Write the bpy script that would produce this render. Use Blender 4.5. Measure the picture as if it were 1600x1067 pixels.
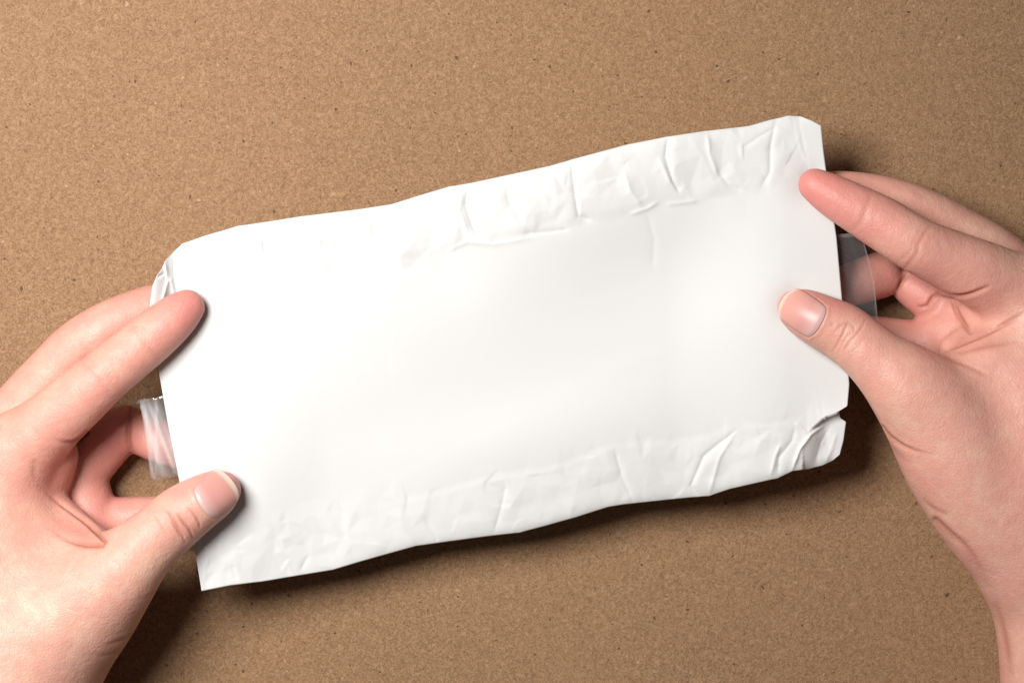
import bpy, math, random
import numpy as np
from mathutils import Vector
from mathutils.geometry import delaunay_2d_cdt

# ------------------------------------------------------------------ scene, camera, light
for o in list(bpy.data.objects):
    bpy.data.objects.remove(o)
SC = bpy.context.scene
COL = SC.collection
MM = 0.001
CAM_H = 650.0                 # camera height above the board (mm)
BOARD_Z = 21.5                # top of the board (mm)
REF_Z = 50.0                  # height of the paper
PIX = 0.19                    # mm per photo pixel at the height of the paper


def mmpt(px, py, z):
    """a spot of the place: plan position read off the photograph, real height z in mm"""
    s = PIX * (CAM_H - z) / (CAM_H - REF_Z)
    return np.array([(px - 800.0) * s, (533.5 - py) * s, z])


cam_d = bpy.data.cameras.new("camera")
cam = bpy.data.objects.new("camera", cam_d)
COL.objects.link(cam)
cam.location = (0, 0, CAM_H * MM)
cam_d.sensor_width = 36.0
cam_d.lens = 36.0 * (CAM_H - REF_Z) / (1600 * PIX)
cam_d.clip_start = 0.01
cam_d.clip_end = 20
SC.camera = cam

world = bpy.data.worlds.new("World")
SC.world = world
world.use_nodes = True
bg = world.node_tree.nodes["Background"]
bg.inputs[0].default_value = (1.0, 0.95, 0.9, 1)
bg.inputs[1].default_value = 0.06


def area(name, loc, target, size, power, color):
    d = bpy.data.lights.new(name, 'AREA')
    d.shape = 'DISK'
    d.size = size
    d.energy = power
    d.color = color
    o = bpy.data.objects.new(name, d)
    COL.objects.link(o)
    o.location = loc
    o.rotation_euler = (Vector(target) - Vector(loc)).to_track_quat('-Z', 'Y').to_euler()
    return o


area("softbox", (-0.225, 0.135, 0.480), (-0.03, 0.02, 0.03), 0.245, 4.45, (1.0, 0.975, 0.945))

vs = SC.view_settings
vs.view_transform = 'Standard'
vs.look = 'None'
vs.exposure = 0.0
vs.gamma = 1.0
vs.use_curve_mapping = False
SC.cycles.use_denoising = True
SC.cycles.max_bounces = 8
SC.cycles.diffuse_bounces = 2
SC.cycles.transparent_max_bounces = 12


# ------------------------------------------------------------------ helpers
def new_mesh(name, verts, faces, mat, parent=None, smooth=True):
    me = bpy.data.meshes.new(name)
    verts = np.asarray(verts, dtype=np.float32) * MM
    faces = np.asarray(faces, dtype=np.int32)
    nv, nf = len(verts), len(faces)
    k = faces.shape[1]
    me.vertices.add(nv)
    me.vertices.foreach_set("co", verts.ravel())
    me.loops.add(nf * k)
    me.loops.foreach_set("vertex_index", faces.ravel())
    me.polygons.add(nf)
    me.polygons.foreach_set("loop_start", np.arange(0, nf * k, k, dtype=np.int32))
    me.update(calc_edges=True)
    me.validate()
    me.polygons.foreach_set("use_smooth", np.full(len(me.polygons), smooth, dtype=bool))
    if mat:
        me.materials.append(mat)
    o = bpy.data.objects.new(name, me)
    COL.objects.link(o)
    if parent:
        o.parent = parent
    return o


def add_attr(o, name, arr):
    a = o.data.attributes.new(name, 'FLOAT', 'POINT')
    a.data.foreach_set("value", np.asarray(arr, dtype=np.float32))


def tag(o, label=None, cat=None, kind=None, group=None):
    for k, v in (("label", label), ("category", cat), ("kind", kind), ("group", group)):
        if v:
            o[k] = v


class NT:
    """tiny node-tree writer"""
    def __init__(self, name):
        self.m = bpy.data.materials.new(name)
        self.m.use_nodes = True
        self.t = self.m.node_tree
        self.t.nodes.clear()
        self.out = self.t.nodes.new('ShaderNodeOutputMaterial')

    def n(self, typ, ins=None, **props):
        nd = self.t.nodes.new('ShaderNode' + typ)
        for k, v in props.items():
            setattr(nd, k, v)
        for k, v in (ins or {}).items():
            if isinstance(v, bpy.types.NodeSocket):
                self.t.links.new(v, nd.inputs[k])
            else:
                nd.inputs[k].default_value = v
        return nd

    def mix(self, fac, a, b, blend='MIX'):
        nd = self.t.nodes.new('ShaderNodeMix')
        nd.data_type = 'RGBA'
        nd.blend_type = blend
        for idx, v in ((0, fac), (6, a), (7, b)):
            if isinstance(v, bpy.types.NodeSocket):
                self.t.links.new(v, nd.inputs[idx])
            else:
                nd.inputs[idx].default_value = v
        return nd.outputs[2]

    def ramp(self, fac, stops):
        nd = self.t.nodes.new('ShaderNodeValToRGB')
        cr = nd.color_ramp
        while len(cr.elements) < len(stops):
            cr.elements.new(0.5)
        for e, (p, c) in zip(cr.elements, stops):
            e.position = p
            e.color = c if len(c) == 4 else (*c, 1)
        self.t.links.new(fac, nd.inputs[0])
        return nd.outputs[0]

    def math(self, op, a, b=0.0):
        nd = self.t.nodes.new('ShaderNodeMath')
        nd.operation = op
        for i, v in enumerate((a, b)):
            if isinstance(v, bpy.types.NodeSocket):
                self.t.links.new(v, nd.inputs[i])
            else:
                nd.inputs[i].default_value = v
        return nd.outputs[0]

    def finish(self, sh):
        self.t.links.new(sh, self.out.inputs[0])
        return self.m


G = lambda v: (v, v, v, 1)


# ------------------------------------------------------------------ materials
def mat_board():
    t = NT("kraft_board")
    co = t.n('TexCoord').outputs['Object']
    # long curly fibres: distorted noise at three grain sizes
    warp = t.n('TexNoise', {'Vector': co, 'Scale': 260.0, 'Detail': 2.0})
    wv = t.n('VectorMath', {0: warp.outputs['Color'], 1: (0.5, 0.5, 0.5)}, operation='SUBTRACT').outputs[0]
    ws = t.n('VectorMath', {0: wv, 'Scale': 0.0030}, operation='SCALE').outputs[0]
    cw = t.n('VectorMath', {0: co, 1: ws}, operation='ADD').outputs[0]
    f1 = t.n('TexNoise', {'Vector': cw, 'Scale': 1300.0, 'Detail': 3.0, 'Roughness': 0.65, 'Distortion': 1.2}).outputs['Fac']
    f2 = t.n('TexNoise', {'Vector': co, 'Scale': 2300.0, 'Detail': 2.0, 'Roughness': 0.6}).outputs['Fac']
    f3 = t.n('TexNoise', {'Vector': co, 'Scale': 42.0, 'Detail': 4.0, 'Roughness': 0.6}).outputs['Fac']
    f4 = t.n('TexNoise', {'Vector': co, 'Scale': 9.0, 'Detail': 3.0}).outputs['Fac']
    base = t.ramp(f1, [(0.30, (0.150, 0.077, 0.034)), (0.5, (0.290, 0.165, 0.085)), (0.70, (0.435, 0.265, 0.152))])
    c = t.mix(0.5, base, t.ramp(f2, [(0.34, (0.145, 0.075, 0.033)), (0.66, (0.435, 0.262, 0.149))]))
    c = t.mix(t.ramp(f3, [(0.35, G(0.0)), (0.7, G(0.25))]), c, (0.27, 0.16, 0.08, 1))
    c = t.mix(t.ramp(f4, [(0.35, G(0.0)), (0.7, G(0.22))]), c, (0.37, 0.205, 0.113, 1))
    # short fibres lying in all directions
    fib_l = fib_d = None
    for k, ang in enumerate((0.3, 1.1, 1.9, 2.7)):
        rt = t.n('VectorRotate', {'Vector': cw, 'Angle': ang}, rotation_type='Z_AXIS')
        mp = t.n('Mapping', {'Vector': rt.outputs[0], 'Location': (0.31 * k, 0.17 * k, 0.0), 'Scale': (1.0, 0.24, 1.0)})
        nf = t.n('TexNoise', {'Vector': mp.outputs[0], 'Scale': 1750.0, 'Detail': 1.5, 'Roughness': 0.5}).outputs['Fac']
        l = t.ramp(nf, [(0.60, G(0)), (0.72, G(1))])
        d = t.ramp(nf, [(0.28, G(1)), (0.40, G(0))])
        fib_l = l if fib_l is None else t.math('MAXIMUM', fib_l, l)
        fib_d = d if fib_d is None else t.math('MAXIMUM', fib_d, d)
    c = t.mix(t.math('MULTIPLY', fib_d, 0.36), c, (0.11, 0.055, 0.024, 1))
    c = t.mix(t.math('MULTIPLY', fib_l, 0.32), c, (0.53, 0.34, 0.205, 1))
    # pale fibres
    v2 = t.n('TexVoronoi', {'Vector': cw, 'Scale': 360.0, 'Randomness': 1.0})
    pale = t.math('MULTIPLY', t.math('LESS_THAN', v2.outputs['Distance'], 0.17),
                  t.math('GREATER_THAN', t.n('SeparateColor', {0: v2.outputs['Color']}).outputs[0], 0.93))
    c = t.mix(t.math('MULTIPLY', pale, 0.28), c, (0.68, 0.50, 0.34, 1))
    # small dark flecks, a few bigger ones
    v = t.n('TexVoronoi', {'Vector': cw, 'Scale': 420.0, 'Randomness': 1.0})
    vr = t.n('SeparateColor', {0: v.outputs['Color']})
    fl = t.math('MULTIPLY', t.math('LESS_THAN', v.outputs['Distance'], t.math('MULTIPLY', vr.outputs[1], 0.21)),
                t.math('GREATER_THAN', vr.outputs[0], 0.80))
    c = t.mix(t.math('MULTIPLY', fl, 0.75), c, (0.06, 0.034, 0.015, 1))
    v3 = t.n('TexVoronoi', {'Vector': cw, 'Scale': 170.0, 'Randomness': 1.0})
    vr3 = t.n('SeparateColor', {0: v3.outputs['Color']})
    fl3 = t.math('MULTIPLY', t.math('LESS_THAN', v3.outputs['Distance'], t.math('MULTIPLY', vr3.outputs[1], 0.066)),
                 t.math('GREATER_THAN', vr3.outputs[0], 0.965))
    c = t.mix(t.math('MULTIPLY', fl3, 0.97), c, (0.012, 0.007, 0.003, 1))
    h = t.math('ADD', t.math('MULTIPLY', f1, 0.6), t.math('ADD', t.math('MULTIPLY', f2, 0.3), t.math('MULTIPLY', t.math('SUBTRACT', fib_l, fib_d), 0.25)))
    b = t.n('Bump', {'Height': h, 'Strength': 0.6, 'Distance': 0.0003}).outputs[0]
    p = t.n('BsdfPrincipled', {'Base Color': c, 'Roughness': 0.85, 'Normal': b})
    p.inputs['Specular IOR Level'].default_value = 0.25
    return t.finish(p.outputs[0])


def mat_paper():
    t = NT("white_paper")
    co = t.n('TexCoord').outputs['Object']
    f = t.n('TexNoise', {'Vector': co, 'Scale': 600.0, 'Detail': 3.0}).outputs['Fac']
    g = t.n('TexNoise', {'Vector': co, 'Scale': 22.0, 'Detail': 3.0}).outputs['Fac']
    c = t.mix(g, (0.745, 0.747, 0.740, 1), (0.775, 0.777, 0.772, 1))
    b = t.n('Bump', {'Height': f, 'Strength': 0.10, 'Distance': 0.0002}).outputs[0]
    p = t.n('BsdfPrincipled', {'Base Color': c, 'Roughness': 0.75, 'Normal': b})
    p.inputs['Specular IOR Level'].default_value = 0.12
    tr = t.n('BsdfTranslucent', {'Color': (0.8, 0.78, 0.74, 1)})
    mx = t.n('MixShader', {0: 0.10, 1: p.outputs[0], 2: tr.outputs[0]})
    return t.finish(mx.outputs[0])


def mat_tape():
    t = NT("clear_tape")
    co = t.n('TexCoord').outputs['Object']
    f = t.n('TexNoise', {'Vector': co, 'Scale': 180.0, 'Detail': 2.0}).outputs['Fac']
    b = t.n('Bump', {'Height': f, 'Strength': 0.25, 'Distance': 0.0006}).outputs[0]
    tp = t.n('BsdfTransparent', {'Color': (0.93, 0.93, 0.94, 1)})
    gl = t.n('BsdfGlossy', {'Color': G(1.0), 'Roughness': 0.16, 'Normal': b})
    df = t.n('BsdfDiffuse', {'Color': (0.78, 0.77, 0.78, 1)})
    fr = t.n('Fresnel', {'IOR': 1.45, 'Normal': b})
    m1 = t.n('MixShader', {0: t.n('Attribute', attribute_name='haze').outputs['Fac'], 1: tp.outputs[0], 2: df.outputs[0]})
    m2 = t.n('MixShader', {0: t.math('MULTIPLY', fr.outputs[0], 2.2), 1: m1.outputs[0], 2: gl.outputs[0]})
    return t.finish(m2.outputs[0])


def mat_skin():
    t = NT("skin")
    co = t.n('TexCoord').outputs['Object']
    at = t.n('Attribute', attribute_name="flush").outputs['Fac']
    ac = t.n('Attribute', attribute_name="fold").outputs['Fac']
    n1 = t.n('TexNoise', {'Vector': co, 'Scale': 55.0, 'Detail': 4.0, 'Roughness': 0.6}).outputs['Fac']
    n2 = t.n('TexNoise', {'Vector': co, 'Scale': 420.0, 'Detail': 3.0, 'Roughness': 0.6}).outputs['Fac']
    c = t.mix(t.ramp(n1, [(0.3, G(0)), (0.72, G(1))]), (0.735, 0.440, 0.335, 1), (0.715, 0.360, 0.288, 1))
    n3 = t.n('TexNoise', {'Vector': co, 'Scale': 160.0, 'Detail': 4.0, 'Roughness': 0.65}).outputs['Fac']
    c = t.mix(t.ramp(n3, [(0.40, G(0)), (0.72, G(0.55))]), c, (0.650, 0.290, 0.230, 1))
    c = t.mix(t.ramp(n3, [(0.28, G(0.35)), (0.46, G(0.0))]), c, (0.790, 0.535, 0.400, 1))
    c = t.mix(at, c, (0.645, 0.205, 0.185, 1))
    c = t.mix(t.ramp(n2, [(0.45, G(0)), (0.8, G(0.16))]), c, (0.56, 0.25, 0.19, 1))
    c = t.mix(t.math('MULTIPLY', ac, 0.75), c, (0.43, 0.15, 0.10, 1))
    # fine skin relief: small cells and a soft pore noise
    v = t.n('TexVoronoi', {'Vector': co, 'Scale': 950.0}, feature='DISTANCE_TO_EDGE').outputs['Distance']
    h = t.math('ADD', t.math('MULTIPLY', t.math('MINIMUM', v, 0.25), 0.8), t.math('MULTIPLY', n2, 0.8))
    wp = t.n('VectorMath', {0: t.n('TexNoise', {'Vector': co, 'Scale': 130.0, 'Detail': 2.0}).outputs['Color'], 'Scale': 0.006}, operation='SCALE').outputs[0]
    cl = t.n('VectorMath', {0: co, 1: wp}, operation='ADD').outputs[0]
    ln = t.n('TexVoronoi', {'Vector': cl, 'Scale': 260.0}, feature='DISTANCE_TO_EDGE').outputs['Distance']
    lines = t.math('MULTIPLY', t.ramp(ln, [(0.0, G(0)), (0.07, G(1))]), t.ramp(n3, [(0.42, G(1)), (0.6, G(0.15))]))
    b0 = t.n('Bump', {'Height': t.math('ADD', t.math('MULTIPLY', lines, 0.07), t.math('MULTIPLY', n3, 1.0)), 'Strength': 0.55, 'Distance': 0.0006}).outputs[0]
    b = t.n('Bump', {'Height': h, 'Strength': 0.6, 'Distance': 0.0003, 'Normal': b0}).outputs[0]
    p = t.n('BsdfPrincipled', {'Base Color': c, 'Roughness': t.math('ADD', t.math('MULTIPLY', n3, 0.25), 0.37), 'Normal': b,
                               'Subsurface Weight': 0.24, 'Subsurface Radius': (1.0, 0.32, 0.18),
                               'Subsurface Scale': 0.0028})
    p.inputs['Specular IOR Level'].default_value = 0.42
    return t.finish(p.outputs[0])


def mat_nail():
    t = NT("fingernail")
    u = t.n('Attribute', attribute_name="along").outputs['Fac']
    co = t.n('TexCoord').outputs['Object']
    w = t.n('TexNoise', {'Vector': co, 'Scale': 260.0, 'Detail': 2.0}).outputs['Fac']
    uu = t.math('ADD', u, t.math('MULTIPLY', t.math('SUBTRACT', w, 0.5), 0.06))
    c = t.ramp(uu, [(0.0, (0.66, 0.44, 0.41)), (0.16, (0.63, 0.37, 0.34)), (0.32, (0.62, 0.30, 0.27)),
                    (0.83, (0.66, 0.33, 0.27)), (0.90, (0.76, 0.55, 0.46)), (1.0, (0.80, 0.64, 0.54))])
    p = t.n('BsdfPrincipled', {'Base Color': c, 'Roughness': 0.38, 'Subsurface Weight': 0.2,
                               'Subsurface Radius': (1.0, 0.4, 0.25), 'Subsurface Scale': 0.001})
    p.inputs['Specular IOR Level'].default_value = 0.45
    return t.finish(p.outputs[0])


M_BOARD, M_PAPER, M_TAPE, M_SKIN, M_NAIL = mat_board(), mat_paper(), mat_tape(), mat_skin(), mat_nail()

# ------------------------------------------------------------------ the board they lie on
B = 600.0
gx = np.linspace(-B, B, 61)
vv = np.array([(x, y, BOARD_Z) for y in gx for x in gx])
ff = [(j * 61 + i, j * 61 + i + 1, (j + 1) * 61 + i + 1, (j + 1) * 61 + i) for j in range(60) for i in range(60)]
board = new_mesh("tabletop", vv, ff, M_BOARD)
tag(board, "flat brown kraft board surface with dark flecks", kind="structure")


# ------------------------------------------------------------------ paper sleeve
def poly_sampler(pts):
    pts = np.array(pts, float)
    seg = np.r_[0, np.cumsum(np.hypot(*np.diff(pts, axis=0).T))]
    seg /= seg[-1]
    return lambda s: np.stack([np.interp(s, seg, pts[:, 0]), np.interp(s, seg, pts[:, 1])], -1)


TOP = poly_sampler([(272, 393), (285, 381), (318, 369), (372, 353), (420, 346), (470, 338), (560, 327), (612, 319),
                    (650, 307), (700, 292), (735, 286), (800, 272), (860, 259), (905, 246), (980, 226), (1040, 214),
                    (1100, 205), (1170, 197), (1205, 187), (1232, 181), (1250, 182)])
BOT = poly_sampler([(315, 923), (360, 914), (410, 908), (470, 898), (520, 890), (560, 878), (610, 864), (650, 853),
                    (700, 846), (760, 838), (812, 832), (850, 822), (900, 808), (950, 792), (975, 788), (1040, 781),
                    (1080, 777), (1107, 775), (1140, 764), (1175, 756), (1215, 747), (1238, 736), (1262, 733),
                    (1285, 727), (1300, 720)])
LEF = poly_sampler([(315, 923), (308, 880), (302, 850), (280, 750), (262, 660), (248, 580), (238, 510), (234, 478),
                    (238, 448), (245, 432), (253, 420), (258, 408), (272, 393)])
RIG = poly_sampler([(1300, 720), (1312, 710), (1318, 688), (1322, 659), (1313, 653), (1311, 642), (1324, 634), (1327, 600),
                    (1321, 530), (1315, 460), (1307, 370), (1298, 310), (1290, 262), (1286, 230), (1283, 197),
                    (1268, 189), (1250, 182)])


def coons(nu, nv):
    s = np.linspace(0, 1, nu)
    t = np.linspace(0, 1, nv)
    S, T = np.meshgrid(s, t)
    b, tp, l, r = BOT(s), TOP(s), LEF(t), RIG(t)
    P = ((1 - T)[..., None] * b[None] + T[..., None] * tp[None] + (1 - S)[..., None] * l[:, None] + S[..., None] * r[:, None]
         - ((1 - S) * (1 - T))[..., None] * b[0] - (S * (1 - T))[..., None] * b[-1]
         - ((1 - S) * T)[..., None] * tp[0] - (S * T)[..., None] * tp[-1])
    return S, T, P


def seg_dist(P, poly):
    """distance (px) of points to a polyline, and the signed side"""
    best = np.full(P.shape[0], 1e9)
    side = np.zeros(P.shape[0])
    tt = np.zeros(P.shape[0])
    poly = np.array(poly, float)
    n = len(poly) - 1
    for i in range(n):
        a, b = poly[i], poly[i + 1]
        ab = b - a
        t = np.clip(((P - a) @ ab) / (ab @ ab), 0, 1)
        q = P - (a + t[:, None] * ab)
        d = np.hypot(q[:, 0], q[:, 1])
        m = d < best
        best[m] = d[m]
        side[m] = np.sign(ab[0] * (P[m, 1] - a[1]) - ab[1] * (P[m, 0] - a[0]))
        tt[m] = (i + t[m]) / n
    return best, side, tt


def facets(P, pts, hs):
    """piecewise-flat crumple: heights at scattered points joined by flat triangles"""
    vs_, es, fs, ov, oe, of = delaunay_2d_cdt([Vector(p) for p in pts], [], [], 0, 1e-4)
    z = np.zeros(len(P))
    H = np.array([hs[o[0]] if o else 0.0 for o in ov])
    V = np.array([(v.x, v.y) for v in vs_])
    for f in fs:
        a, b, c = V[f[0]], V[f[1]], V[f[2]]
        den = (b[1] - c[1]) * (a[0] - c[0]) + (c[0] - b[0]) * (a[1] - c[1])
        if abs(den) < 1e-9:
            continue
        lo, hi = V[list(f)].min(0), V[list(f)].max(0)
        idx = np.nonzero((P[:, 0] >= lo[0]) & (P[:, 0] <= hi[0]) & (P[:, 1] >= lo[1]) & (P[:, 1] <= hi[1]))[0]
        q = P[idx]
        w0 = ((b[1] - c[1]) * (q[:, 0] - c[0]) + (c[0] - b[0]) * (q[:, 1] - c[1])) / den
        w1 = ((c[1] - a[1]) * (q[:, 0] - c[0]) + (a[0] - c[0]) * (q[:, 1] - c[1])) / den
        w2 = 1 - w0 - w1
        m = (w0 >= -1e-6) & (w1 >= -1e-6) & (w2 >= -1e-6)
        z[idx[m]] = w0[m] * H[f[0]] + w1[m] * H[f[1]] + w2[m] * H[f[2]]
    return z


sstep = lambda x, a, b: (lambda t: t * t * (3 - 2 * t))(np.clip((x - a) / (b - a), 0, 1))
gauss = lambda P, c, sx, sy, ang=0: np.exp(-(((P[:, 0] - c[0]) * math.cos(ang) + (P[:, 1] - c[1]) * math.sin(ang)) / sx) ** 2
                                           - ((-(P[:, 0] - c[0]) * math.sin(ang) + (P[:, 1] - c[1]) * math.cos(ang)) / sy) ** 2)

# hem lines and creases read off the sheet (plan px): polyline, height mm, width px
HEM_TOP = [(330, 462), (380, 442), (470, 425), (590, 405), (690, 395), (712, 384), (760, 383), (812, 366), (875, 362),
           (905, 347), (960, 338), (1005, 327), (1022, 318), (1085, 315), (1130, 302), (1180, 300), (1210, 288), (1225, 262)]
HEM_BOT = [(520, 800), (660, 775), (770, 745), (870, 728), (960, 695), (1060, 688), (1105, 682), (1135, 668), (1180, 662),
           (1232, 660), (1262, 678)]
CREASES = [
    ([(412, 350), (413, 385), (421, 425)], -0.55, 6), ([(404, 372), (410, 395), (419, 418)], 0.35, 4),
    ([(584, 326), (583, 365), (592, 402)], -0.30, 7), ([(733, 288), (728, 320), (738, 352), (748, 368)], -0.75, 6),
    ([(722, 300), (718, 330), (730, 360)], 0.45, 5), ([(792, 276), (794, 312), (818, 352)], -0.35, 9),
    ([(893, 250), (898, 300), (904, 338), (925, 345)], -0.65, 8), ([(975, 265), (985, 300), (1003, 322)], 0.45, 7),
    ([(1044, 215), (1040, 245), (1052, 285), (1062, 302)], -0.7, 6), ([(1030, 246), (1045, 280), (1058, 300)], 0.45, 5),
    ([(1105, 208), (1110, 245), (1122, 275)], 0.55, 7), ([(1122, 268), (1140, 290), (1160, 298)], -0.45, 6),
    ([(1213, 186), (1204, 228), (1203, 270), (1190, 292)], -0.55, 8), ([(1160, 232), (1185, 215), (1210, 200)], -0.35, 6),
    ([(700, 392), (730, 378), (772, 382), (830, 372)], 0.28, 5), ([(812, 366), (860, 362), (890, 358)], -0.35, 6),
    ([(985, 335), (1012, 326), (1028, 316)], 0.45, 5), ([(1040, 320), (1090, 314)], 0.35, 5),
    ([(1010, 330), (1022, 372), (1020, 420)], -0.20, 12),
    ([(664, 810), (678, 835), (684, 846)], -0.30, 5), ([(790, 760), (784, 790), (772, 832)], -0.35, 7),
    ([(960, 700), (972, 745), (990, 784)], -0.40, 7), ([(1095, 778), (1080, 758), (1100, 712), (1150, 672)], -0.65, 6),
    ([(1108, 772), (1124, 715), (1146, 680)], 0.55, 6), ([(1216, 740), (1217, 715), (1238, 688), (1242, 668)], -0.60, 8),
    ([(1205, 742), (1212, 712), (1220, 694)], 0.65, 5), ([(1238, 734), (1250, 702), (1268, 678), (1290, 662)], 1.0, 4.5),
    ([(1243, 660), (1253, 668), (1262, 678)], 0.5, 4), ([(470, 890), (482, 868)], -0.3, 6), ([(370, 905), (362, 882)], -0.25, 6),
    ([(1290, 722), (1300, 700), (1306, 678)], 0.35, 6), ([(1275, 720), (1283, 690), (1296, 668)], -0.35, 7),
    # crumpled top-left corner
    ([(273, 394), (272, 430), (280, 478)], -0.6, 4), ([(258, 410), (262, 440), (252, 478)], 0.9, 4),
    ([(244, 434), (256, 428), (264, 440)], -0.7, 4), ([(266, 432), (274, 468)], 0.6, 4),
]
SLIT = [(1345, 622), (1318, 640), (1290, 652), (1275, 664), (1262, 678)]
RIDGE = [(1262, 678), (1250, 702), (1236, 742)]


def paper_height(P):
    x, y = P[:, 0], P[:, 1]
    z = np.full(len(P), 50.6)
    # the sheet hangs lower towards its lower edge and sags between the hands
    lower = np.interp(x, [240, 1330], [800, 600])
    z -= 3.2 * sstep(y, lower - 160, lower + 260) * sstep(np.abs(x - 800), 700, 300) + 1.5 * sstep(y, lower - 60, lower + 260)
    mid = sstep(x, 330, 520) * sstep(x, 1230, 1040)
    along = x * 0.46 + y * 0.89 - (650 * 0.46 + 560 * 0.89)          # across the soft diagonal roll
    z += mid * (2.9 - 7.8 * sstep(along, -180, 150))
    z += 1.2 * gauss(P, (820, 690), 330, 70, -0.20) * mid
    z -= 1.4 * gauss(P, (1000, 420), 120, 80, -0.2)
    z -= 0.9 * gauss(P, (690, 420), 60, 50, 0.4)
    z += 0.2 * gauss(P, (1150, 520), 120, 60, -0.4)
    # puffed hems
    dT, sT, _ = seg_dist(P, HEM_TOP)
    hemT = sstep(sT * dT, 8, -14) * sstep(x, 300, 420) * sstep(x, 1262, 1200) * (y < 520)
    edge = seg_dist(P, TOP(np.linspace(0, 1, 70)))[0]
    z += hemT * (0.08 + 0.65 * np.sqrt(np.clip(edge / 60, 0, 1)) * np.clip(1 - (edge - 25) / 110, 0, 1))
    z -= 1.0 * np.exp(-(edge / 7.0))
    dB, sB, _ = seg_dist(P, HEM_BOT)
    hemB = sstep(sB * dB, -6, 8) * (y > 600) * sstep(x, 480, 800)
    edgeB = seg_dist(P, BOT(np.linspace(0, 1, 70)))[0]
    z += hemB * (0.05 + 0.42 * np.clip(edgeB / 50, 0, 1) * np.clip(1 - (edgeB - 25) / 90, 0, 1))
    z -= 1.0 * np.exp(-(edgeB / 7.0)) * sstep(x, 420, 700)
    # flat crumple facets inside the hems
    rnd = random.Random(11)
    pts, hs = [], []
    for i in range(34):
        s = (i + 0.5 + rnd.uniform(-.3, .3)) / 34
        c = TOP(np.array([s]))[0]
        n = np.array([0.17, 0.985])
        for d, a in ((-30, 0), (2, 0.3), (38 + rnd.uniform(-14, 14), 0.75), (74 + rnd.uniform(-14, 14), 0.75), (104, 0.12), (150, 0)):
            q = c + n * d + np.array([rnd.uniform(-9, 9), 0])
            pts.append(q)
            hs.append(a * rnd.uniform(-0.5, 0.5) * (1.0 if c[0] > 660 else 1.4))
    z += facets(P, pts, hs) * sstep(x, 290, 360) * sstep(x, 1275, 1225)
    rnd = random.Random(5)
    pts, hs = [], []
    for i in range(36):
        s = (i + 0.5 + rnd.uniform(-.3, .3)) / 36
        c = BOT(np.array([s]))[0]
        n = np.array([-0.17, -0.985])
        for d, a in ((-30, 0), (2, 0.3), (34 + rnd.uniform(-12, 12), 0.7), (66 + rnd.uniform(-12, 12), 0.6), (95, 0.1), (140, 0)):
            q = c + n * d + np.array([rnd.uniform(-9, 9), 0])
            pts.append(q)
            hs.append(a * rnd.uniform(-0.45, 0.45) * np.interp(c[0], [300, 650, 1000], [0.25, 0.5, 1.0]))
    z += facets(P, pts, hs)
    # a second, finer set of small facets in both hems and a faint one over the whole sheet
    for fn, sg, seed, amp in ((TOP, 1, 21, 0.17), (BOT, -1, 22, 0.15)):
        rnd = random.Random(seed)
        pts, hs = [], []
        for i in range(74):
            c = fn(np.array([(i + 0.5 + rnd.uniform(-.4, .4)) / 74]))[0]
            for d in (-25, 4, 24, 44, 64, 84, 112, 150):
                pts.append(c + sg * np.array([0.17, 0.985]) * (d + rnd.uniform(-7, 7)) + np.array([rnd.uniform(-8, 8), 0]))
                hs.append(0 if d in (-25, 112, 150) else amp * rnd.uniform(-1, 1) * np.interp(c[0], [300, 700], [1.7, 1.0]))
        z += facets(P, pts, hs)
    rnd = random.Random(31)
    pts = [(rnd.uniform(200, 1360), rnd.uniform(150, 960)) for _ in range(420)]
    z += facets(P, pts, [rnd.uniform(-0.03, 0.03) for _ in pts])
    for poly, amp, w in CREASES:
        w = w * 0.55
        cx = np.mean([q[0] for q in poly])
        amp = amp * (1.5 if 300 < cx < 660 and poly[0][1] < 520 else 1.0)
        lo, hi = np.array(poly).min(0) - w * 6, np.array(poly).max(0) + w * 6
        m = np.nonzero((P[:, 0] > lo[0]) & (P[:, 0] < hi[0]) & (P[:, 1] > lo[1]) & (P[:, 1] < hi[1]))[0]
        d, s, t = seg_dist(P[m], poly)
        fade = np.minimum(1, np.minimum(t, 1 - t) * 5 + 0.25)
        z[m] += amp * (np.exp(-d / w) - math.exp(-6)) * fade
    # crumpled corner curls up towards the light
    z += sstep(x, 274, 236) * (y < 500) * sstep(y, 560, 470) * 4.6
    # the sheet gives way under the finger tips
    for poly in ([(292, 480), (240, 524), (215, 545)], [(347, 765), (305, 790), (277, 812)],
                 [(1273, 289), (1330, 322), (1350, 334)], [(1243, 481), (1285, 503), (1335, 532)]):
        d = seg_dist(P, poly)[0]
        z -= 2.4 * np.exp(-(d / 30.0) ** 2)
    # slit at the lower right: the lower flap lies deeper than the sheet above it
    d, s, _ = seg_dist(P, SLIT)
    d2, s2, _ = seg_dist(P, RIDGE)
    below = (s < 0) & (x > 1255) & (y > 620)
    z -= np.where(below, 2.6 * sstep(d2 + 0 * x, 0, 34) * (s2 < 0), 0)
    z += np.where((~below) & (x > 1200) & (y > 560), 1.3 * np.exp(-d / 22) * sstep(x, 1250, 1300), 0)
    return z


def to_world(P, z):
    s = PIX * (CAM_H - z) / (CAM_H - REF_Z)
    return np.stack([(P[:, 0] - 800.0) * s, (533.5 - P[:, 1]) * s, z], -1)


def grid_faces(nu, nv):
    i, j = np.meshgrid(np.arange(nu - 1), np.arange(nv - 1))
    a = (j * nu + i).ravel()
    return np.stack([a, a + 1, a + nu + 1, a + nu], -1)


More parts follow.
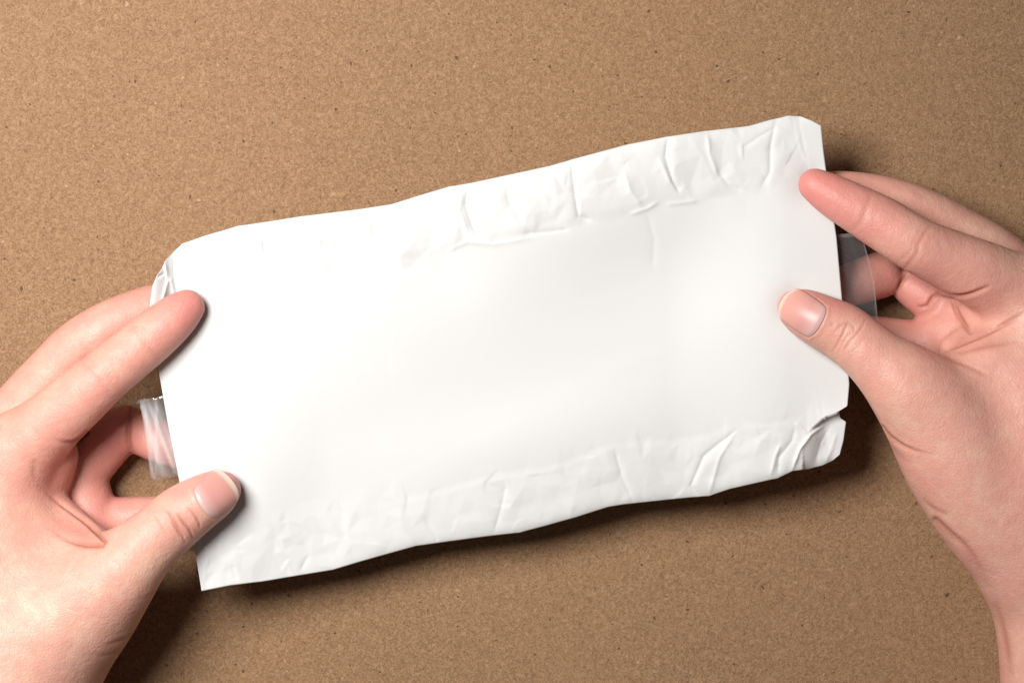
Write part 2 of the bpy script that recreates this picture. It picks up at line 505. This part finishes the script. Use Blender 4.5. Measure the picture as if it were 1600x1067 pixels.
sleeve = bpy.data.objects.new("paper_sleeve", None)
COL.objects.link(sleeve)
sleeve.empty_display_size = 0.02
tag(sleeve, "crinkled white paper sleeve held tilted between two hands, clear tape at both ends", "paper sleeve")
NU, NV = 520, 270
S_, T_, P_ = coons(NU, NV)
P2 = P_.reshape(-1, 2)
Zf = paper_height(P2)
front = new_mesh("front_panel", to_world(P2, Zf), grid_faces(NU, NV), M_PAPER, sleeve)
sd = front.modifiers.new("thickness", 'SOLIDIFY')
sd.thickness = 0.00014
sd.offset = -1
# back of the sleeve, joined to the front along the folded long edges
nu, nv = 150, 90
S_, T_, P_ = coons(nu, nv)
Pb = P_.reshape(-1, 2)
cen = np.array([785.0, 550.0])
Pb = cen + (Pb - cen) * 0.994
Zb = paper_height(Pb)
Zb = 0.35 * Zb + 0.65 * np.minimum(Zb, 50.0) - 0.5 - 1.1 * np.clip(np.minimum(T_, 1 - T_).ravel() * 8, 0, 1)
back = new_mesh("back_panel", to_world(Pb, Zb), grid_faces(nu, nv)[:, ::-1], M_PAPER, sleeve)


def tape(outline_l, outline_r, z0, seed, label, amp):
    """strip of clear tape: rows from the two long sides, with soft crinkles"""
    L_, R_ = poly_sampler(outline_l), poly_sampler(outline_r)
    n, m = 40, 24
    t = np.linspace(0, 1, n)
    l, r = L_(t), R_(t)
    s = np.linspace(0, 1, m)
    P = (l[:, None] * (1 - s)[None, :, None] + r[:, None] * s[None, :, None]).reshape(-1, 2)
    rs = np.random.RandomState(seed)
    z = np.full(len(P), z0)
    for _ in range(9):
        a = rs.uniform(-0.35, 0.35) + 1.2
        ph = rs.uniform(0, 6.28)
        k = rs.uniform(0.05, 0.16)
        z += amp * np.abs(np.sin(0.5 * (P[:, 0] * math.sin(a) - P[:, 1] * math.cos(a)) * k * 2 + ph))
    o = new_mesh("clear_tape", to_world(P, z), grid_faces(m, n), M_TAPE, sleeve)
    o["label"] = label
    sx, tx = np.tile(s, n), np.repeat(t, m)
    hz = np.full(len(P), 0.07) + 0.14 * (sx > 0.97) + 0.12 * (tx < 0.03)
    if amp > 0.2:                      # crumpled end: crinkle highlights painted along the strip as white haze
        for c0, sl, w, a in ((0.16, 0.30, 0.09, 0.30), (0.34, 0.42, 0.05, 0.34), (0.06, -0.05, 0.05, 0.25), (0.50, 0.55, 0.14, 0.20), (0.24, -0.30, 0.03, 0.22)):
            hz += a * np.exp(-((sx - c0 - sl * (tx - 0.5)) / w) ** 2) * np.clip(np.sin(np.pi * tx) * 1.6, 0, 1)
    add_attr(o, "haze", np.clip(hz, 0, 0.75))
    return o


tape([(210, 632), (217, 623), (224, 660), (229, 700), (236, 748), (246, 749)], [(290, 606), (290, 620), (296, 660), (304, 700), (312, 735), (316, 738)],
     46.6, 3, "crinkled clear tape end sticking out of the left edge", 0.27)
tape([(1280, 369), (1282, 400), (1284, 440), (1286, 500)], [(1346, 363), (1354, 392), (1366, 440), (1372, 505)],
     46.8, 8, "smooth clear tape end sticking out of the right edge", 0.12)


# ------------------------------------------------------------------ hands: implicit surfaces turned into one skin mesh each
def catmull(pts, sub):
    pts = np.array(pts, float)
    out = []
    n = len(pts)
    for i in range(n - 1):
        p0, p1, p2, p3 = pts[max(i - 1, 0)], pts[i], pts[i + 1], pts[min(i + 2, n - 1)]
        for j in range(sub):
            t = j / sub
            out.append(0.5 * (2 * p1 + (p2 - p0) * t + (2 * p0 - 5 * p1 + 4 * p2 - p3) * t * t + (3 * p1 - p0 - 3 * p2 + p3) * t ** 3))
    out.append(pts[-1])
    return np.array(out)


class Chain:
    def __init__(self, pts, k=4.0, sub=8, flat=None):
        w = [np.r_[mmpt(a, b, z), r] for a, b, z, r in pts]
        self.c = catmull(w, sub)
        self.k = k
        self.flat = flat
        self.lo = (self.c[:, :3] - self.c[:, 3:]).min(0)
        self.hi = (self.c[:, :3] + self.c[:, 3:]).max(0)

    def d(self, X):
        C = self.c.astype(np.float32)
        n = len(C)
        # nearest sample sphere, then the two round cones that meet there
        d2 = (X * X).sum(1)[:, None] - 2 * (X @ C[:, :3].T) + (C[:, :3] ** 2).sum(1)[None]
        i = np.argmin(np.sqrt(np.maximum(d2, 0)) - C[:, 3][None], 1)
        e0 = self.cone(X, C[np.maximum(i - 1, 0)], C[np.maximum(i, 1)])
        e1 = self.cone(X, C[np.minimum(i, n - 2)], C[np.minimum(i + 1, n - 1)])
        return smin(e0, e1, 0.6) + 0.15

    @staticmethod
    def cone(X, A, B):
        r1, r2 = A[:, 3], B[:, 3]
        ba = B[:, :3] - A[:, :3]
        l2 = (ba * ba).sum(1)
        rr = r1 - r2
        a2 = np.maximum(l2 - rr * rr, 1e-4)
        il2 = 1 / l2
        pa = X - A[:, :3]
        y = (pa * ba).sum(1)
        z = y - l2
        q = pa * l2[:, None] - ba * y[:, None]
        x2 = (q * q).sum(1)
        y2 = y * y * l2
        z2 = z * z * l2
        k = np.sign(rr) * rr * rr * x2
        return np.where(np.sign(z) * a2 * z2 > k, np.sqrt(x2 + z2) * il2 - r2,
                        np.where(np.sign(y) * a2 * y2 < k, np.sqrt(x2 + y2) * il2 - r1,
                                 (np.sqrt(x2 * a2 * il2) + y * rr) * il2 - r1))


def smin(a, b, k):
    h = np.maximum(k - np.abs(a - b), 0) / k
    return np.minimum(a, b) - h * h * k * 0.25


def smax(a, b, k):
    return -smin(-a, -b, k)


class Hand:
    def __init__(self, adds):
        self.adds = adds

    def sdf(self, X):
        X = np.asarray(X, np.float32)
        D = np.full(len(X), 60.0, np.float32)
        for c in self.adds:
            mg = 9.0
            m = np.all((X > c.lo - mg) & (X < c.hi + mg), axis=1)
            if m.any():
                D[m] = smin(D[m], c.d(X[m]), c.k)
        return smax(D, BOARD_Z + 0.3 - X[:, 2], 3.0)          # rests on the board

    def mesh(self, step, lo, hi):
        big = step * 8
        n = np.ceil((hi - lo) / big).astype(int)
        idx = np.stack(np.meshgrid(*[np.arange(k) for k in n], indexing='ij'), -1).reshape(-1, 3)
        dv = self.sdf(lo + (idx + 0.5) * big)
        shape = n * 8
        F = np.empty(shape, np.float32)
        F[:] = dv.reshape(n).repeat(8, 0).repeat(8, 1).repeat(8, 2)
        act = idx[np.abs(dv) < big * 0.87 + 2.0]
        st = step * 2
        o = np.stack(np.meshgrid(*[np.arange(4)] * 3, indexing='ij'), -1).reshape(-1, 3)
        i2 = (act[:, None] * 4 + o[None]).reshape(-1, 3)
        d2 = self.sdf(lo + (i2 + 0.5) * st)
        o = np.stack(np.meshgrid(*[np.arange(2)] * 3, indexing='ij'), -1).reshape(-1, 3)
        i3 = (i2[:, None] * 2 + o[None]).reshape(-1, 3)
        F[i3[:, 0], i3[:, 1], i3[:, 2]] = d2.repeat(8)
        near = np.abs(d2) < st * 0.87 + 1.2
        i3 = (i2[near][:, None] * 2 + o[None]).reshape(-1, 3)
        F[i3[:, 0], i3[:, 1], i3[:, 2]] = self.sdf(lo + (i3 + 0.5) * step)
        # surface nets
        s = F < 0
        cnt = np.zeros(shape - 1, np.int8)
        for c in o:
            cnt += s[c[0]:c[0] + shape[0] - 1, c[1]:c[1] + shape[1] - 1, c[2]:c[2] + shape[2] - 1]
        cells = np.argwhere((cnt > 0) & (cnt < 8))
        vid = np.full(shape - 1, -1, np.int32)
        vid[tuple(cells.T)] = np.arange(len(cells))
        acc = np.zeros((len(cells), 3))
        num = np.zeros(len(cells))
        for ax in range(3):
            for c in o:
                if c[ax]:
                    continue
                e = c.copy()
                e[ax] = 1
                fa, fb = F[tuple((cells + c).T)], F[tuple((cells + e).T)]
                m = (fa < 0) != (fb < 0)
                t = fa[m] / (fa[m] - fb[m])
                p = np.repeat(c[None].astype(float), m.sum(), 0)
                p[:, ax] += t
                acc[m] += p
                num[m] += 1
        V = lo + (cells + acc / num[:, None] + 0.5) * step
        quads = []
        for ax in range(3):
            u, w = (ax + 1) % 3, (ax + 2) % 3
            sl = [slice(1, None)] * 3
            a = [slice(1, -1)] * 3
            b = [slice(1, -1)] * 3
            a[ax] = slice(0, -1)
            b[ax] = slice(1, None)
            sa, sb = s[tuple(a)], s[tuple(b)]
            E = np.argwhere(sa != sb)
            inside = sa[tuple(E.T)]
            base = E.copy()
            base[:, u] += 1
            base[:, w] += 1

            def v(du, dw):
                q = base.copy()
                q[:, u] -= du
                q[:, w] -= dw
                return vid[tuple(q.T)]
            Q = np.stack([v(1, 1), v(0, 1), v(0, 0), v(1, 0)], -1)
            Q[~inside] = Q[~inside][:, ::-1]
            quads.append(Q)
        Q = np.concatenate(quads)
        Q = Q[(Q >= 0).all(1)]
        # settle the vertices on the surface
        e = 0.3
        d = self.sdf(V)
        g = np.stack([self.sdf(V + e * np.eye(3)[i]) - d for i in range(3)], -1) / e
        V = V - np.clip(d / np.maximum((g * g).sum(1), 0.3), -step, step)[:, None] * g
        # soft relaxing, as skin evens out small steps
        E = np.concatenate([Q[:, [0, 1]], Q[:, [1, 2]], Q[:, [2, 3]], Q[:, [3, 0]]])
        nb = np.bincount(E[:, 0], minlength=len(V)).astype(float)
        for _ in range(4):
            acc = np.stack([np.bincount(E[:, 0], weights=V[E[:, 1], i], minlength=len(V)) for i in range(3)], -1)
            V = V + 0.55 * (acc / np.maximum(nb, 1)[:, None] - V)
        return V, Q


def scatter(idx, val, n):
    return np.stack([np.bincount(idx, weights=val[:, i], minlength=n) for i in range(3)], -1)


def subdivide(V, Q):
    """one round of Catmull-Clark on the closed quad mesh, and its vertex normals"""
    nv, nf = len(V), len(Q)
    Fp = V[Q].mean(1)
    H = np.concatenate([Q[:, [0, 1]], Q[:, [1, 2]], Q[:, [2, 3]], Q[:, [3, 0]]]).astype(np.int64)
    lo, hi = H.min(1), H.max(1)
    key, inv = np.unique(lo * nv + hi, return_inverse=True)
    ea, eb = key // nv, key % nv
    ne = len(key)
    fi = np.tile(np.arange(nf), 4)
    cnt = np.bincount(inv, minlength=ne)[:, None]
    mid = (V[ea] + V[eb]) * 0.5
    Ep = 0.5 * mid + 0.5 * scatter(inv, Fp[fi], ne) / cnt
    val = np.bincount(Q.ravel(), minlength=nv)[:, None].astype(float)
    Fa = scatter(Q.ravel(), np.repeat(Fp, 4, 0), nv) / val
    ve = np.bincount(np.r_[ea, eb], minlength=nv)[:, None]
    Ra = scatter(np.r_[ea, eb], np.r_[mid, mid], nv) / ve
    Vp = (Fa + 2 * Ra + (val - 3) * V) / val
    e = inv.reshape(4, nf) + nv
    f = np.arange(nf) + nv + ne
    NQ = np.concatenate([np.stack([Q[:, i], e[i], f, e[i - 1]], -1) for i in range(4)])
    NV = np.concatenate([Vp, Ep, Fp])
    n = np.cross(NV[NQ[:, 2]] - NV[NQ[:, 0]], NV[NQ[:, 3]] - NV[NQ[:, 1]])
    N = scatter(NQ.ravel(), np.repeat(n, 4, 0), len(NV))
    return NV, N / np.maximum(np.linalg.norm(N, axis=1), 1e-9)[:, None], NQ


def plan_px(V):
    s = PIX * (CAM_H - V[:, 2]) / (CAM_H - REF_Z)
    return np.stack([V[:, 0] / s + 800, 533.5 - V[:, 1] / s], -1)


def unit(v):
    v = np.array(v, float)
    return v / np.linalg.norm(v)


def make_hand(adds, creases, flushes, nails, lo_px, hi_px, label, step=0.76):
    H = Hand(adds)
    lo = mmpt(lo_px[0], hi_px[1], 0)
    hi = mmpt(hi_px[0], lo_px[1], 0)
    lo[2], hi[2] = BOARD_Z - 2.0, 82.0
    V, Q = H.mesh(step, lo, hi)
    V, N, Q = subdivide(V, Q)
    fold = np.zeros(len(V))
    disp = np.zeros(len(V))
    P = plan_px(V)
    # nail plates: fitted to the finger below them
    plates = []
    for nd in nails:
        c = mmpt(*nd['c'])
        t = unit(mmpt(*nd['to']) - c)
        n = np.array(nd['n'], float)
        n = unit(n - (n @ t) * t)
        b = np.cross(n, t)
        L, W = nd['L'], nd['W']
        ug, wg = [q.ravel() for q in np.meshgrid(np.linspace(-1, 0.6, 15), np.linspace(-0.9, 0.9, 13))]
        org = c + np.outer(ug * L, t) + np.outer(wg * W, b) + n * 9
        ray = np.zeros(len(ug))
        for _ in range(60):
            ray += 0.8 * H.sdf(org - ray[:, None] * n)
        ok = (np.abs(H.sdf(org - ray[:, None] * n)) < 0.1) & (ray < 16)
        rows = np.stack([ug[ok], wg[ok], 9 - ray[ok]], -1)
        f = lambda u, w: np.stack([np.ones_like(u), u, w, u * u, w * w, u * w, w ** 4], -1)
        coef = np.linalg.lstsq(f(rows[:, 0], rows[:, 1]), rows[:, 2], rcond=None)[0]
        nu, nw = 36, 30
        U, Wg = np.meshgrid(np.linspace(-1, 1, nu), np.linspace(-1, 1, nw), indexing='ij')
        # squarish outline: rounded base, rounded free edge
        uo = U * (1 - np.where(U > 0, 0.26, 0.20) * np.abs(Wg) ** 2.6)
        wo = Wg * (1 - 0.10 * np.clip(np.abs(U), 0, 1) ** 3)
        h = f(uo.ravel(), wo.ravel()) @ coef
        edge = np.maximum(np.abs(Wg) * sstep(U, 0.95, 0.6), -U).ravel()
        h = h - 0.36 * sstep(edge, 0.82, 1.0)
        X = c + np.outer(uo.ravel() * L, t) + np.outer(wo.ravel() * W, b) + np.outer(h + nd.get('lift', 0.02), n)
        plates.append((X, grid_faces(nw, nu), (U.ravel() + 1) / 2, nd))
        # sink the nail bed and raise the fold of skin round it
        q = V - c
        qu, qw, qn = q @ t / L, q @ b / W, q @ n
        e = np.maximum(np.abs(qw), np.where(qu < 0, -qu / (1 - 0.20 * np.clip(np.abs(qw), 0, 1) ** 2.6), 0))
        near = (qn > -7) & (qu < 1.3) & (N @ n > 0.0)
        inb = near & (e < 1.0) & (qu < 1.0)
        disp -= np.where(near, nd.get('sink', 0.28) * sstep(e, 1.0, 0.90) * sstep(qu, 1.02, 0.86), 0)
        rim = near & (e >= 0.9) & (e < 1.5)
        disp += np.where(rim, 0.20 * np.exp(-((e - 1.09) / 0.11) ** 2) * sstep(qu, 0.85, 0.5), 0)
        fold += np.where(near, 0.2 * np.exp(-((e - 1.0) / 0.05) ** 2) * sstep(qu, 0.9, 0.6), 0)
    up = N[:, 2]
    for poly, depth, w, zmin, *op in creases:
        lo_b, hi_b = np.array(poly).min(0) - 40, np.array(poly).max(0) + 40
        idx = np.nonzero((P[:, 0] > lo_b[0]) & (P[:, 0] < hi_b[0]) & (P[:, 1] > lo_b[1]) & (P[:, 1] < hi_b[1])
                         & (V[:, 2] > zmin) & (up > 0.0))[0]
        d, s, t = seg_dist(P[idx], catmull(poly, 4) if len(poly) > 2 else poly)
        d = d * PIX
        fade = (sstep(t, 1.0, 0.25) if op else np.sin(np.pi * np.clip(t, 0, 1)) ** 0.7) * sstep(up[idx], -0.1 if op else 0.0, 0.12 if op else 0.3)
        g = np.exp(-(d / w) ** 2)
        lip = np.exp(-((d - 2.3 * w) / (1.3 * w)) ** 2)
        disp[idx] += fade * depth * (-g + 0.16 * lip)
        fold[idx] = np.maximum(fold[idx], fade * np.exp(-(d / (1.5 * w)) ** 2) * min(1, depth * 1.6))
    V2 = V + N * disp[:, None]
    hand = new_mesh("hand", V2, Q, M_SKIN)
    fl = np.zeros(len(V))
    for (x, y, z, r, a) in flushes:
        c = mmpt(x, y, z)
        fl = np.maximum(fl, a * np.exp(-((V - c) ** 2).sum(1) / (r * r)))
    add_attr(hand, "flush", np.clip(fl, 0, 1))
    add_attr(hand, "fold", np.clip(fold, 0, 1))
    tag(hand, label, "hand")
    for X, F, al, nd in plates:
        o = new_mesh("fingernail", X, F, M_NAIL, hand)
        add_attr(o, "along", al * nd.get('edge', 1.0))
        md = o.modifiers.new("thickness", 'SOLIDIFY')
        md.thickness = 0.00045
        md.offset = -1
        o["label"] = nd['label']
    return hand


LEFT = [
    # palm, back of the hand, wrist and forearm
    Chain([(30, 705, 48, 11.5), (-10, 800, 46, 17), (-20, 930, 48, 23), (0, 1060, 49, 25)], 6),
    Chain([(0, 1060, 49, 25), (-60, 1250, 48, 28), (-130, 1500, 50, 33)], 8),
    Chain([(20, 790, 28, 15), (-20, 950, 34, 22), (-20, 1050, 38, 24)], 8),
    Chain([(40, 830, 42, 14), (60, 900, 44, 18), (40, 980, 44, 22)], 8),
    # thumb
    Chain([(347, 765, 53.2, 5.6), (332, 774, 54.4, 7.2), (305, 790, 56, 8.2), (277, 810, 56.2, 8.9), (245, 838, 57.6, 9.2),
           (212, 868, 58, 10.4), (175, 905, 57, 13), (120, 950, 53, 18), (60, 1000, 50.5, 22), (0, 1060, 49, 25)], 7),
    # index finger on top of the sheet
    Chain([(292, 480, 53.6, 5.3), (272, 497, 54.3, 6.7), (240, 524, 55.1, 7.5), (200, 557, 55.8, 7.8), (160, 590, 57.5, 8.0),
           (120, 625, 56, 8.8), (80, 660, 54, 9.6), (30, 705, 50, 11.5)], 4),
    # pads of the palm below the index finger
    Chain([(76, 712, 44, 8.8), (62, 742, 42, 9.6), (40, 770, 42, 11)], 1.6),
    Chain([(66, 788, 43, 6.5), (108, 820, 45, 6.0), (146, 845, 47, 4.5)], 2.2),
    Chain([(60, 850, 48, 8), (110, 868, 50, 8), (160, 880, 53, 8)], 6),
    # middle finger behind the sheet
    Chain([(272, 478, 37.2, 5.6), (245, 480, 37.8, 7), (205, 495, 39.2, 7.6), (160, 517, 40.2, 8), (120, 545, 39.6, 8.3),
           (85, 582, 38.6, 8.6), (50, 625, 37, 9.5), (0, 690, 34, 11)], 0.8),
    # ring finger, bent
    Chain([(120, 730, 30, 7.5), (135, 780, 30, 8.2), (140, 835, 31, 9), (110, 880, 30, 10)], 1.0),
    Chain([(192, 668, 29.5, 7.3), (162, 698, 29.5, 7.8), (130, 735, 29.5, 8), (90, 770, 31, 9)], 0.9),
    Chain([(290, 706, 34, 5.6), (252, 691, 33, 6.5), (224, 677, 30.5, 6.9)], 0.9),
    # little finger
    Chain([(305, 800, 29, 6), (250, 808, 29, 6.6), (205, 811, 29, 7), (160, 816, 30, 7.5), (110, 830, 31, 10)], 1.0),
]
LEFT_CREASES = [
    ([(136, 676), (122, 688), (102, 692), (76, 681)], 0.9, 0.55, 30, 1),
    ([(124, 556), (142, 582), (158, 596), (182, 626)], 0.22, 0.8, 45),
    ([(132, 552), (152, 576), (168, 590), (190, 614)], 0.14, 0.7, 45),
    ([(204, 500), (222, 528), (238, 548), (250, 560)], 0.18, 0.8, 45),
    ([(260, 795), (271, 811), (281, 828), (291, 850)], 0.50, 0.32, 45),
    ([(266, 812), (276, 826), (283, 840)], 0.35, 0.28, 45),
    ([(276, 800), (286, 815), (297, 829), (303, 844)], 0.50, 0.32, 45),
    ([(292, 792), (303, 803), (311, 816), (314, 826)], 0.40, 0.30, 45),
    ([(243, 804), (252, 818), (262, 836)], 0.16, 0.45, 45),
    ([(164, 846), (138, 818), (93, 786), (58, 758)], 0.9, 0.55, 30, 1),
    ([(160, 851), (130, 850), (100, 840), (66, 815)], 0.6, 0.7, 30, 1),
    ([(212, 988), (190, 1000), (160, 1008)], 0.4, 0.5, 10, 1),
    ([(205, 1008), (178, 1021), (145, 1026)], 0.3, 0.6, 10, 1),
    ([(246, 925), (226, 934), (206, 938)], 0.12, 0.5, 10, 1),
    ([(58, 755), (54, 735), (56, 715)], 0.2, 1.0, 36),
    ([(207, 634), (202, 660), (200, 685), (206, 712)], 0.7, 0.6, 20),
]
LEFT_FLUSH = [(300, 475, 56, 14, 0.80), (268, 520, 60, 9, 0.55), (225, 560, 60, 11, 0.40), (170, 615, 60, 13, 0.34),
              (100, 690, 50, 12, 0.6), (95, 740, 44, 14, 0.5), (350, 745, 58, 10, 0.6), (300, 755, 58, 12, 0.42),
              (190, 690, 30, 18, 0.7), (240, 690, 34, 14, 0.5), (110, 840, 45, 14, 0.4), (200, 800, 15, 16, 0.3),
              (150, 790, 30, 16, 0.75), (200, 470, 40, 20, 0.35), (90, 540, 42, 20, 0.25), (280, 815, 66, 8, 0.15)]
LEFT_NAILS = [
    {'c': (344, 776, 62.0), 'to': (370, 756, 60.3), 'n': (0.34, -0.30, 1.0), 'L': 6.0, 'W': 5.4, 'label': "thumbnail with a pale free edge"},
]
make_hand(LEFT, LEFT_CREASES, LEFT_FLUSH, LEFT_NAILS, (-330, 380), (420, 1640),
          "left hand, thumb and index finger over the sleeve's left edge")

RIGHT = [
    Chain([(1600, 462, 48, 11.5), (1650, 600, 48, 19), (1650, 760, 47, 22)], 6),
    Chain([(1640, 740, 46, 22), (1654, 880, 44, 22.5), (1684, 1000, 43, 23.5), (1725, 1250, 44, 29), (1765, 1500, 47, 34)], 10),
    Chain([(1580, 560, 26, 13), (1650, 700, 30, 20)], 8),
    Chain([(1550, 590, 49, 15), (1600, 640, 49, 19), (1620, 720, 48, 21)], 8),
    # thumb and its ball
    Chain([(1243, 481, 53.2, 5.4), (1258, 489, 54.4, 7), (1285, 503, 56, 7.9), (1318, 520, 56.4, 8.6), (1348, 543, 57.8, 8.7),
           (1382, 572, 58, 9.8), (1422, 606, 57.5, 12.6), (1466, 652, 54.5, 16), (1508, 716, 52, 18.4), (1560, 795, 50, 18.5), (1610, 850, 48, 19)], 7),
    # index finger on top of the sheet
    Chain([(1273, 289, 53.4, 4.9), (1298, 304, 54.3, 6.1), (1330, 322, 55, 6.9), (1378, 349, 55.8, 7.8), (1431, 382, 57, 8.1),
           (1480, 405, 55, 8.9), (1530, 428, 53, 10), (1600, 462, 48, 11.5)], 4),
    Chain([(1545, 492, 42, 9.5), (1570, 510, 42, 11), (1610, 530, 42, 13)], 1.6),
    Chain([(1490, 546, 45, 4.5), (1530, 530, 45, 6), (1580, 515, 45, 8), (1620, 520, 44, 11)], 2.2),
    # palm below ring and little finger
    Chain([(1471, 511, 30, 8.4), (1488, 522, 32, 10.5), (1530, 530, 34, 13), (1580, 560, 34, 16)], 1.0),
    Chain([(1500, 488, 35, 7.5), (1530, 510, 37, 9), (1570, 530, 38, 12)], 1.0),
    # middle finger behind the sheet
    Chain([(1262, 308, 37, 5.6), (1300, 304, 37.6, 7), (1345, 309, 39.2, 7.6), (1398, 321, 40.2, 8), (1445, 339, 39.6, 8.3),
           (1490, 364, 38, 8.8), (1550, 405, 36, 10), (1610, 465, 33, 12)], 0.8),
    # ring finger, bent
    Chain([(1424, 446, 29, 6.2), (1452, 464, 31, 7.2), (1500, 490, 30, 9)], 0.7),
    Chain([(1292, 458, 34, 5.8), (1332, 444, 33, 6.7), (1374, 430, 30, 7.2)], 0.7),
    # little finger
    Chain([(1330, 520, 29, 6), (1385, 528, 29, 6.4), (1430, 536, 30, 7.2), (1490, 545, 31, 10)], 1.0),
]
RIGHT_CREASES = [
    ([(1462, 455), (1480, 461), (1500, 463), (1522, 458), (1548, 446)], 0.8, 0.55, 36),
    ([(1410, 424), (1432, 398), (1436, 380), (1456, 350)], 0.24, 0.7, 45),
    ([(1402, 414), (1424, 390), (1430, 374), (1446, 346)], 0.12, 0.7, 45),
    ([(1328, 362), (1346, 348), (1352, 330), (1364, 300)], 0.18, 0.8, 45),
    ([(1300, 552), (1312, 532), (1322, 512), (1326, 500)], 0.24, 0.34, 45),
    ([(1318, 550), (1332, 530), (1345, 514), (1354, 498)], 0.22, 0.34, 45),
    ([(1304, 520), (1314, 509), (1330, 506), (1335, 516), (1324, 532)], 0.20, 0.34, 45),
    ([(1330, 552), (1344, 538), (1358, 520)], 0.10, 0.4, 45),
    ([(1311, 543), (1322, 527), (1331, 517)], 0.16, 0.28, 45),
    ([(1296, 512), (1304, 504)], 0.15, 0.4, 45),
    ([(1378, 668), (1390, 682), (1412, 697), (1440, 707), (1476, 711)], 0.7, 0.55, 10, 1),
    ([(1388, 694), (1406, 714), (1436, 730)], 0.2, 0.7, 10, 1),
    ([(1466, 553), (1499, 539), (1546, 519), (1600, 490)], 0.7, 0.55, 30),
    ([(1476, 556), (1506, 568), (1545, 588)], 0.3, 0.7, 40),
    ([(1487, 467), (1499, 496), (1520, 524)], 0.8, 0.6, 26),
    ([(1490, 552), (1540, 540), (1595, 532)], 0.35, 0.8, 36),
    ([(1474, 456), (1458, 464), (1448, 478), (1432, 480)], 0.6, 0.5, 22),
    ([(1420, 428), (1409, 440), (1402, 456)], 0.7, 0.5, 20),
    ([(1462, 812), (1488, 836), (1512, 858), (1536, 900), (1548, 940)], 0.5, 0.8, 8, 1),
    ([(1440, 780), (1458, 795), (1482, 806)], 0.25, 0.7, 8),
    ([(1552, 940), (1566, 990), (1576, 1060)], 0.5, 1.2, 8),
]
RIGHT_FLUSH = [(1265, 292, 56, 15, 0.85), (1310, 318, 60, 13, 0.62), (1370, 350, 60, 16, 0.45), (1440, 390, 62, 15, 0.36),
               (1500, 440, 58, 14, 0.35), (1235, 455, 57, 9, 0.62), (1300, 460, 57, 11, 0.62), (1380, 430, 32, 18, 0.45),
               (1440, 470, 32, 14, 0.7), (1470, 520, 34, 14, 0.5), (1530, 490, 42, 14, 0.35), (1500, 550, 46, 10, 0.35),
               (1400, 515, 18, 12, 0.5), (1350, 300, 42, 24, 0.2), (1450, 590, 64, 14, 0.15), (1470, 700, 64, 22, 0.12),
               (1600, 700, 60, 26, 0.2), (1310, 515, 66, 7, 0.15)]
RIGHT_NAILS = [
    {'c': (1250, 489, 61.8), 'to': (1222, 472, 60.1), 'n': (-0.16, -0.20, 1.0), 'L': 6.9, 'W': 5.2, 'edge': 0.925, 'label': "long glossy thumbnail"},
]
make_hand(RIGHT, RIGHT_CREASES, RIGHT_FLUSH, RIGHT_NAILS, (1170, 200), (2010, 1640),
          "right hand, thumb and index finger over the sleeve's right edge")
